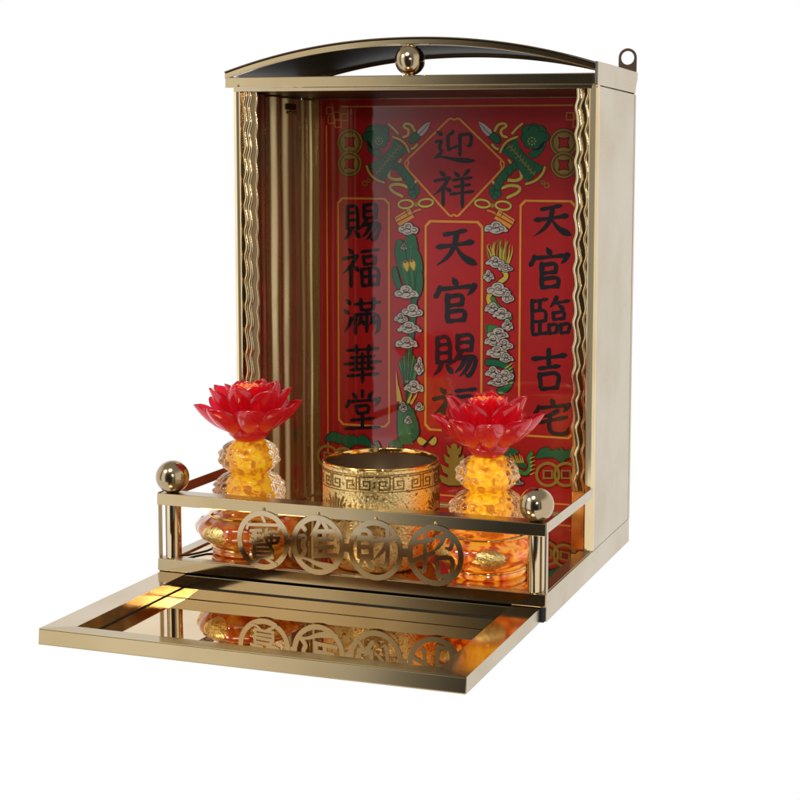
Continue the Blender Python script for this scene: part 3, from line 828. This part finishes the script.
def curved_stroke(mb, pts, w, r0, r1, kind='c', it=0):
    P = []
    for a, b in zip(pts, pts[1:]):
        n_ = max(1, int(math.hypot(b[0] - a[0], b[1] - a[1]) / .25))
        P += [(a[0] + (b[0] - a[0]) * k / n_, a[1] + (b[1] - a[1]) * k / n_) for k in range(n_)]
    P.append(pts[-1])
    if len(P) < 3: P = [P[0], ((P[0][0] + P[-1][0]) / 2, (P[0][1] + P[-1][1]) / 2), P[-1]]
    l, r = stroke_poly(P, w, kind, 0, False); n = len(l)
    vs = [cyl(*p, r1) for p in l] + [cyl(*p, r1) for p in r] + [cyl(*p, r0) for p in l] + [cyl(*p, r0) for p in r]
    fs = []
    for q in range(n - 1):
        fs += [(q, q + 1, n + q + 1, n + q), (q, 2 * n + q, 2 * n + q + 1, q + 1), (n + q, n + q + 1, 3 * n + q + 1, 3 * n + q)]
    mb.add(vs, fs)
m = MB()
circ_len = 2 * pi * RB; nk = 22; u_ = circ_len / nk
for k_ in range(nk):
    s0 = k_ * u_; f = 1 if k_ % 2 else -1
    key = [(.10, 1.15), (.90, 1.15), (.90, .1), (.28, .1), (.28, .78), (.66, .78), (.66, .42), (.45, .42)]
    pts_ = [((x if f > 0 else 1 - x) * u_ + s0, 7.02 + z * .98) for x, z in key]
    for a, b in zip(pts_, pts_[1:]):
        ext = .06; dx, dz = b[0] - a[0], b[1] - a[1]; L_ = math.hypot(dx, dz)
        curved_stroke(m, [(a[0] - dx / L_ * ext, a[1] - dz / L_ * ext), (b[0] + dx / L_ * ext, b[1] + dz / L_ * ext)], .11, RB - .02, RB + .035 + (.003 if abs(dx) > abs(dz) else 0))
for z in (6.9, 8.3): m.lathe([(RB - .02, z - .05), (RB + .06, z - .03), (RB + .06, z + .03), (RB - .02, z + .05)], seg=96, cap=False)
bpart(m, 'fret_band', M_fret)
s0 = -2.25
for base in (0, circ_len / 3, -circ_len / 3):
    m = MB()
    for i in range(15):
        a = pi * (i + .0) / 14
        ra, rb = 1.0, 2.1 if i % 2 else 1.75
        curved_stroke(m, [(s0 + base + ra * math.cos(a), 4.5 + ra * math.sin(a)), (s0 + base + rb * math.cos(a), 4.5 + rb * math.sin(a))], .2, RB - .02, RB + .03, 'd')
    m2 = [(s0 + base + .55 * math.cos(2 * pi * i / 16), 4.5 + .28 * math.sin(2 * pi * i / 16)) for i in range(17)]
    curved_stroke(m, m2, .22, RB - .02, RB + .035)
    bpart(m, 'sunburst', M_fret)

# ------------------------------------------------------------------ lotus lamps
def petal_mesh(L_, wid, r0, z0, tilt0, tilt1, cup, thick):
    """petal grown from radius r0, its spine turning from tilt0 to tilt1 (radians above horizontal)"""
    mb = MB(); ns, nt_ = 14, 8; sp = []
    r, z = r0, z0
    for i in range(ns + 1):
        s = i / ns; sp.append((r, z, tilt0 + (tilt1 - tilt0) * s)); t = tilt0 + (tilt1 - tilt0) * s
        r += math.cos(t) * L_ / ns; z += math.sin(t) * L_ / ns
    F, B = [], []
    for i, (r, z, t) in enumerate(sp):
        s = i / ns
        w = wid * (.30 + .70 * math.sin(min(1, s / .62) * pi / 2)) * (1 if s < .62 else (1 - ((s - .62) / .38) ** 2.0) ** .68 * .97 + .03)
        w *= .5
        nx, nz = -math.sin(t), math.cos(t)
        for j in range(nt_ + 1):
            q = -1 + 2 * j / nt_; off = cup * q * q * w * 1.1
            th = thick * (1 - .55 * abs(q) ** 2) * (1 - .5 * s)
            F.append((r + nx * (off + th), q * w, z + nz * (off + th))); B.append((r + nx * off, q * w, z + nz * off))
    k = nt_ + 1; n = len(F); fs = []
    for i in range(ns):
        for j in range(nt_):
            a = i * k + j; fs.append((a, a + 1, a + k + 1, a + k)); fs.append((n + a, n + a + k, n + a + k + 1, n + a + 1))
    for i in range(ns):
        a = i * k; fs.append((a, a + k, n + a + k, n + a)); a += nt_; fs.append((a, n + a, n + a + k, a + k))
    for j in range(nt_):
        fs.append((j, n + j, n + j + 1, j + 1)); a = ns * k + j; fs.append((a, a + 1, n + a + 1, n + a))
    mb.add(F + B, fs, 0, True)
    return mb
def rotz(mb, a):
    o = MB(); c, s = math.cos(a), math.sin(a)
    o.v = [(x * c - y * s, x * s + y * c, z) for x, y, z in mb.v]; o.f = mb.f; o.m = mb.m; o.sm = mb.sm
    return o

def lotus_lamp(loc, rot, label, glow, bglow, tint, hz=0., closed=False):
    t = thing('lotus_lamp', label, 'lamp', loc, 0, 'lotus lamps standing in the shrine')
    B = lambda mb, n, mt, p=None: mb.build(n, mt, p or t, (0, 0, 0))
    m = MB()
    m.lathe([(3.0, .02), (3.2, .1), (3.25, .35), (2.95, .6), (3.0, .75), (3.6, 1.05), (4.2, 1.5), (4.5, 2.0), (4.52, 2.4), (4.2, 2.85), (3.6, 3.15), (3.3, 3.3), (3.15, 3.45), (2.6, 3.6), (2.3, 3.75)], seg=72,
            fn=lambda r, z, a: r * (1 + .012 * math.sin(16 * a + .5) * (1 if z > .8 else 0)))
    base = B(m, 'lamp_base', mat_base('amber_base_glow' if bglow > .3 else 'amber_base', bglow, tint))
    m = MB(); m.lathe([(3.28, 3.22), (3.45, 3.26), (3.5, 3.34), (3.42, 3.42), (3.2, 3.46)], seg=64)
    m.lathe([(3.2, .5), (3.3, .55), (3.3, .68), (3.1, .72)], seg=64)
    B(m, 'gold_ring', M_bgold, base)
    for k in range(6):                      # embossed oval plaques round the belly
        a = rot + k * pi / 3; m = MB(); n = 20; vs = [(0, 0, 0)]
        rings = 5; vs = []
        for i in range(rings + 1):
            for j in range(n):
                q = i / rings; an = 2 * pi * j / n
                s_, z_ = 1.35 * q * math.cos(an), 1.95 + .95 * q * math.sin(an)
                rr = interp([(0, 3.0), (1.05, 3.6), (1.5, 4.2), (2.0, 4.5), (2.4, 4.52), (2.85, 4.2), (3.15, 3.6)], z_) + .03 + .10 * (1 - q ** 6)
                aa = a + s_ / 4.45
                vs.append((rr * math.cos(aa), rr * math.sin(aa), z_))
        m.add(vs, [(i * n + j, i * n + (j + 1) % n, (i + 1) * n + (j + 1) % n, (i + 1) * n + j) for i in range(rings) for j in range(n)], 0, True)
        B(m, 'oval_plaque', M_filig, base)
    # dimpled crystal gourd
    def gourd(zc, R, sq, z0, z1, rows, cols):
        mm = MB(); pr = []; ns = 56
        for i in range(ns + 1):
            z = z0 + (z1 - z0) * i / ns; d = (z - zc) / (R * sq); r = R * math.sqrt(max(.02, 1 - d * d)); pr.append((max(r, .8), z))
        def fn(r, z, a):
            q = (z - z0) / (z1 - z0) * rows; row = math.floor(q); u = (q - row) * 2 - 1
            v = ((a / (2 * pi) * cols + .5 * (row % 2)) % 1) * 2 - 1
            j = noise.noise(Vector((math.cos(a) * 3.1 * r / R, math.sin(a) * 3.1 * r / R, z * 1.7)))
            u += j * .5; v += noise.noise(Vector((a * 5, z * 2.3, 4.))) * .5
            return r * (1 + .07 * (1 + .9 * j) * max(0, 1 - (u * u + v * v)) ** .7 - .015)
        mm.lathe(pr, seg=140, fn=fn); return mm
    B(gourd(5.25, 3.0, .66, 3.62, 6.85, 5, 22), 'lower_bulb', M_glass)
    B(gourd(8.2, 2.52, .66, 6.87, 9.62, 4, 19), 'upper_bulb', M_glass)
    m = MB(); m.lathe([(1.4, 3.8), (1.5, 4.5), (1.5, 5.5), (1.42, 6.3), (1.3, 6.75)], seg=40)
    m.lathe([(1.3, 6.98), (1.38, 7.5), (1.38, 8.6), (1.25, 9.45)], seg=40)
    B(m, 'glowing_core', mat_core('amber_core', glow))
    # flower
    m = MB(); m.lathe([(1.15, 9.63), (1.3, 9.8), (1.7, 10.15), (1.85, 10.6), (1.8, 11.2), (1.5, 11.9), (1.1, 12.3)], seg=40)
    fl = B(m, 'lotus_flower', M_petal)
    rg = random.Random(int(rot * 100) + 5)
    sets = [(8, 4.5, 2.75, 1.2, 10.2, .30, 1.12, .62, 0.0, .16), (5 if closed else 7, 4.6, 2.75, 1.05, 10.6, .72, 1.22, .55, .5, .18)]
    sets.append((6, 3.7, 2.5, .85, 11.2, .95, 1.5, .55, .2, .16) if not closed else (7, 3.5, 2.2, .9, 11.2, 1.15, 1.6, .5, .2, .16))
    for (n, L_, wd, r0, z0, t0, t1, cup, ph, th) in sets:
        for k in range(n):
            j = rg.uniform(-.05, .05)
            pm = rotz(petal_mesh(L_ * rg.uniform(.95, 1.05), wd * rg.uniform(.93, 1.07), r0, z0 + j, t0 + j, t1 + rg.uniform(-.08, .08), cup, th), rot + (k + ph) * 2 * pi / n + j * .6)
            B(pm, 'petal', M_petal, fl)
    m = MB(); m.lathe([(.7, 11.8), (.95, 12.6), (1.35, 13.6), (1.5, 14.1), (1.35, 14.25), (.001, 14.2)], seg=36)
    for i in range(26):
        a = i * 2.4; r = 1.35 * math.sqrt(i / 26); m.sphere((r * math.cos(a), r * math.sin(a), 14.25), .17, seg=8, rings=6)
    B(m, 'seed_pod', M_pod, fl)
    return t
M_pod = solid('orange_pod', (.85, .2, .05), .35, Emission_Color=(1, .16, .02, 1), Emission_Strength=.22)
lampL = lotus_lamp((5.75, 5.5, 2.12), -1.85, 'red lotus lamp on the left, wider open petals and dimpled amber crystal stem', .62, .16, (.50, .085, .012))
lampR = lotus_lamp((27.35, 5.5, 2.12), -1.2, 'red lotus lamp on the right, brightly glowing amber stem and orange base', .84, .60, (.60, .11, .012), closed=True)
# thin black cable of the left lamp
m = MB()
m.tube([(-4.5, -4.5, .24), (-4.2, -4.3, .2), (-3.9, -3.8, .12), (-3.5, -2.9, .10), (-3.1, -2.0, .12), (-2.75, -1.3, .25)], .10, 8)
m.build('power_cord', solid('black_cord', (.01, .01, .01), .4), lampL)

# ------------------------------------------------------------------ table surface (white glow added so it renders pure white, without shadow)
mt, nt, b = newmat('white_table_glow')
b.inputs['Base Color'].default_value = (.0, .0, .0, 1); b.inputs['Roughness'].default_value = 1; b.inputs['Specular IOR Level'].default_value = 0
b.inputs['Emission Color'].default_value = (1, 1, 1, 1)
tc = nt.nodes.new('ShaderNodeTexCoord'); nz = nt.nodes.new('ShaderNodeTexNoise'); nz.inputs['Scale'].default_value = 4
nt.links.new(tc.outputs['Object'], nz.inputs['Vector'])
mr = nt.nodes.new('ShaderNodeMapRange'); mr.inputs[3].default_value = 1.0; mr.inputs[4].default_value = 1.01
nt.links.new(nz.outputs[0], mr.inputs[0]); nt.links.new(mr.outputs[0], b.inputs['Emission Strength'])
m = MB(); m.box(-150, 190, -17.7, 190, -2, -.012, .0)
tb = m.build('glowing_table_sheet', mt); tb['kind'] = 'structure'

# ------------------------------------------------------------------ studio world: white cyclorama, softbox front-left, dark room behind the camera
w = bpy.data.worlds.new('World'); sc.world = w; w.use_nodes = True
N, L = w.node_tree.nodes, w.node_tree.links
bg = N['Background']
tc = N.new('ShaderNodeTexCoord'); sx = N.new('ShaderNodeSeparateXYZ'); L.new(tc.outputs['Generated'], sx.inputs[0])
at = N.new('ShaderNodeMath'); at.operation = 'ARCTAN2'; L.new(sx.outputs['X'], at.inputs[0]); L.new(sx.outputs['Y'], at.inputs[1])
mr = N.new('ShaderNodeMapRange'); mr.inputs[1].default_value = -pi; mr.inputs[2].default_value = pi
L.new(at.outputs[0], mr.inputs[0])
cr = N.new('ShaderNodeValToRGB'); L.new(mr.outputs[0], cr.inputs[0])
stops = [(-180, .03), (-161.5, .05), (-159, .25), (-156, .95), (-151, 1.25), (-131, 1.2), (-127, .2), (-118, .12), (-112, .9), (-95, 1.0), (100, 1.0), (128, .95), (134, .08), (140, .05), (142, .4), (147, .4), (150, .04), (180, .03)]
els = cr.color_ramp.elements
els[0].position = 0; els[0].color = (stops[0][1],) * 3 + (1,)
els[1].position = 1; els[1].color = (stops[-1][1],) * 3 + (1,)
for d, v in stops[1:-1]:
    e = els.new((d + 180) / 360); e.color = (v, v, v, 1)
el = N.new('ShaderNodeValToRGB'); L.new(sx.outputs['Z'], el.inputs[0])
el.color_ramp.elements[0].position = .45; el.color_ramp.elements[0].color = (0, 0, 0, 1)
el.color_ramp.elements[1].position = .72; el.color_ramp.elements[1].color = (1, 1, 1, 1)
mx = N.new('ShaderNodeMixRGB'); L.new(el.outputs[0], mx.inputs[0]); L.new(cr.outputs[0], mx.inputs[1]); mx.inputs[2].default_value = (.38, .37, .35, 1)
L.new(mx.outputs[0], bg.inputs[0]); bg.inputs[1].default_value = 1.0

def area(name, loc, target, size, power, col=(1, .97, .92), sy=None):
    l = bpy.data.lights.new(name, 'AREA'); l.shape = 'RECTANGLE' if sy else 'DISK'; l.size = size; l.energy = power; l.color = col
    if sy: l.size_y = sy
    o = bpy.data.objects.new(name, l); COL.objects.link(o); o.location = loc
    o.rotation_euler = (Vector(target) - Vector(loc)).to_track_quat('-Z', 'Y').to_euler(); return o
area('key_softbox', (-.72, -1.0, 1.12), (.20, .14, .2), .34, 9)
area('flash_softbox', (.80, -1.25, .62), (.18, .12, .2), .10, 2.6)
area('top_softbox', (.1, -.75, 1.2), (.17, .0, .08), .45, 4)

# ------------------------------------------------------------------ camera
f = 1489.3712; yaw, pit, rol = -.3019, .1021, .0089
cyw, syw, cp, sp, crr, srr = math.cos(yaw), math.sin(yaw), math.cos(pit), math.sin(pit), math.cos(rol), math.sin(rol)
fw = Vector((syw * cp, cyw * cp, -sp)); rt = Vector((cyw, -syw, 0)); up = rt.cross(fw)
r2 = rt * crr + up * srr; u2 = up * crr - rt * srr
cam = bpy.data.cameras.new('camera'); co = bpy.data.objects.new('camera', cam); COL.objects.link(co)
co.matrix_world = Matrix(((r2.x, u2.x, -fw.x, .65792), (r2.y, u2.y, -fw.y, -1.077912), (r2.z, u2.z, -fw.z, .342582), (0, 0, 0, 1)))
cam.sensor_width = 36; cam.lens = f / 800 * 36; cam.shift_x = -125.9882 / 800; cam.shift_y = -69.1827 / 800
cam.clip_start = .05; cam.clip_end = 50
sc.camera = co
sc.view_settings.view_transform = 'Standard'; sc.view_settings.look = 'None'; sc.view_settings.exposure = 0
sc.cycles.max_bounces = 14; sc.cycles.transmission_bounces = 10; sc.cycles.glossy_bounces = 8
sc.cycles.use_denoising = True
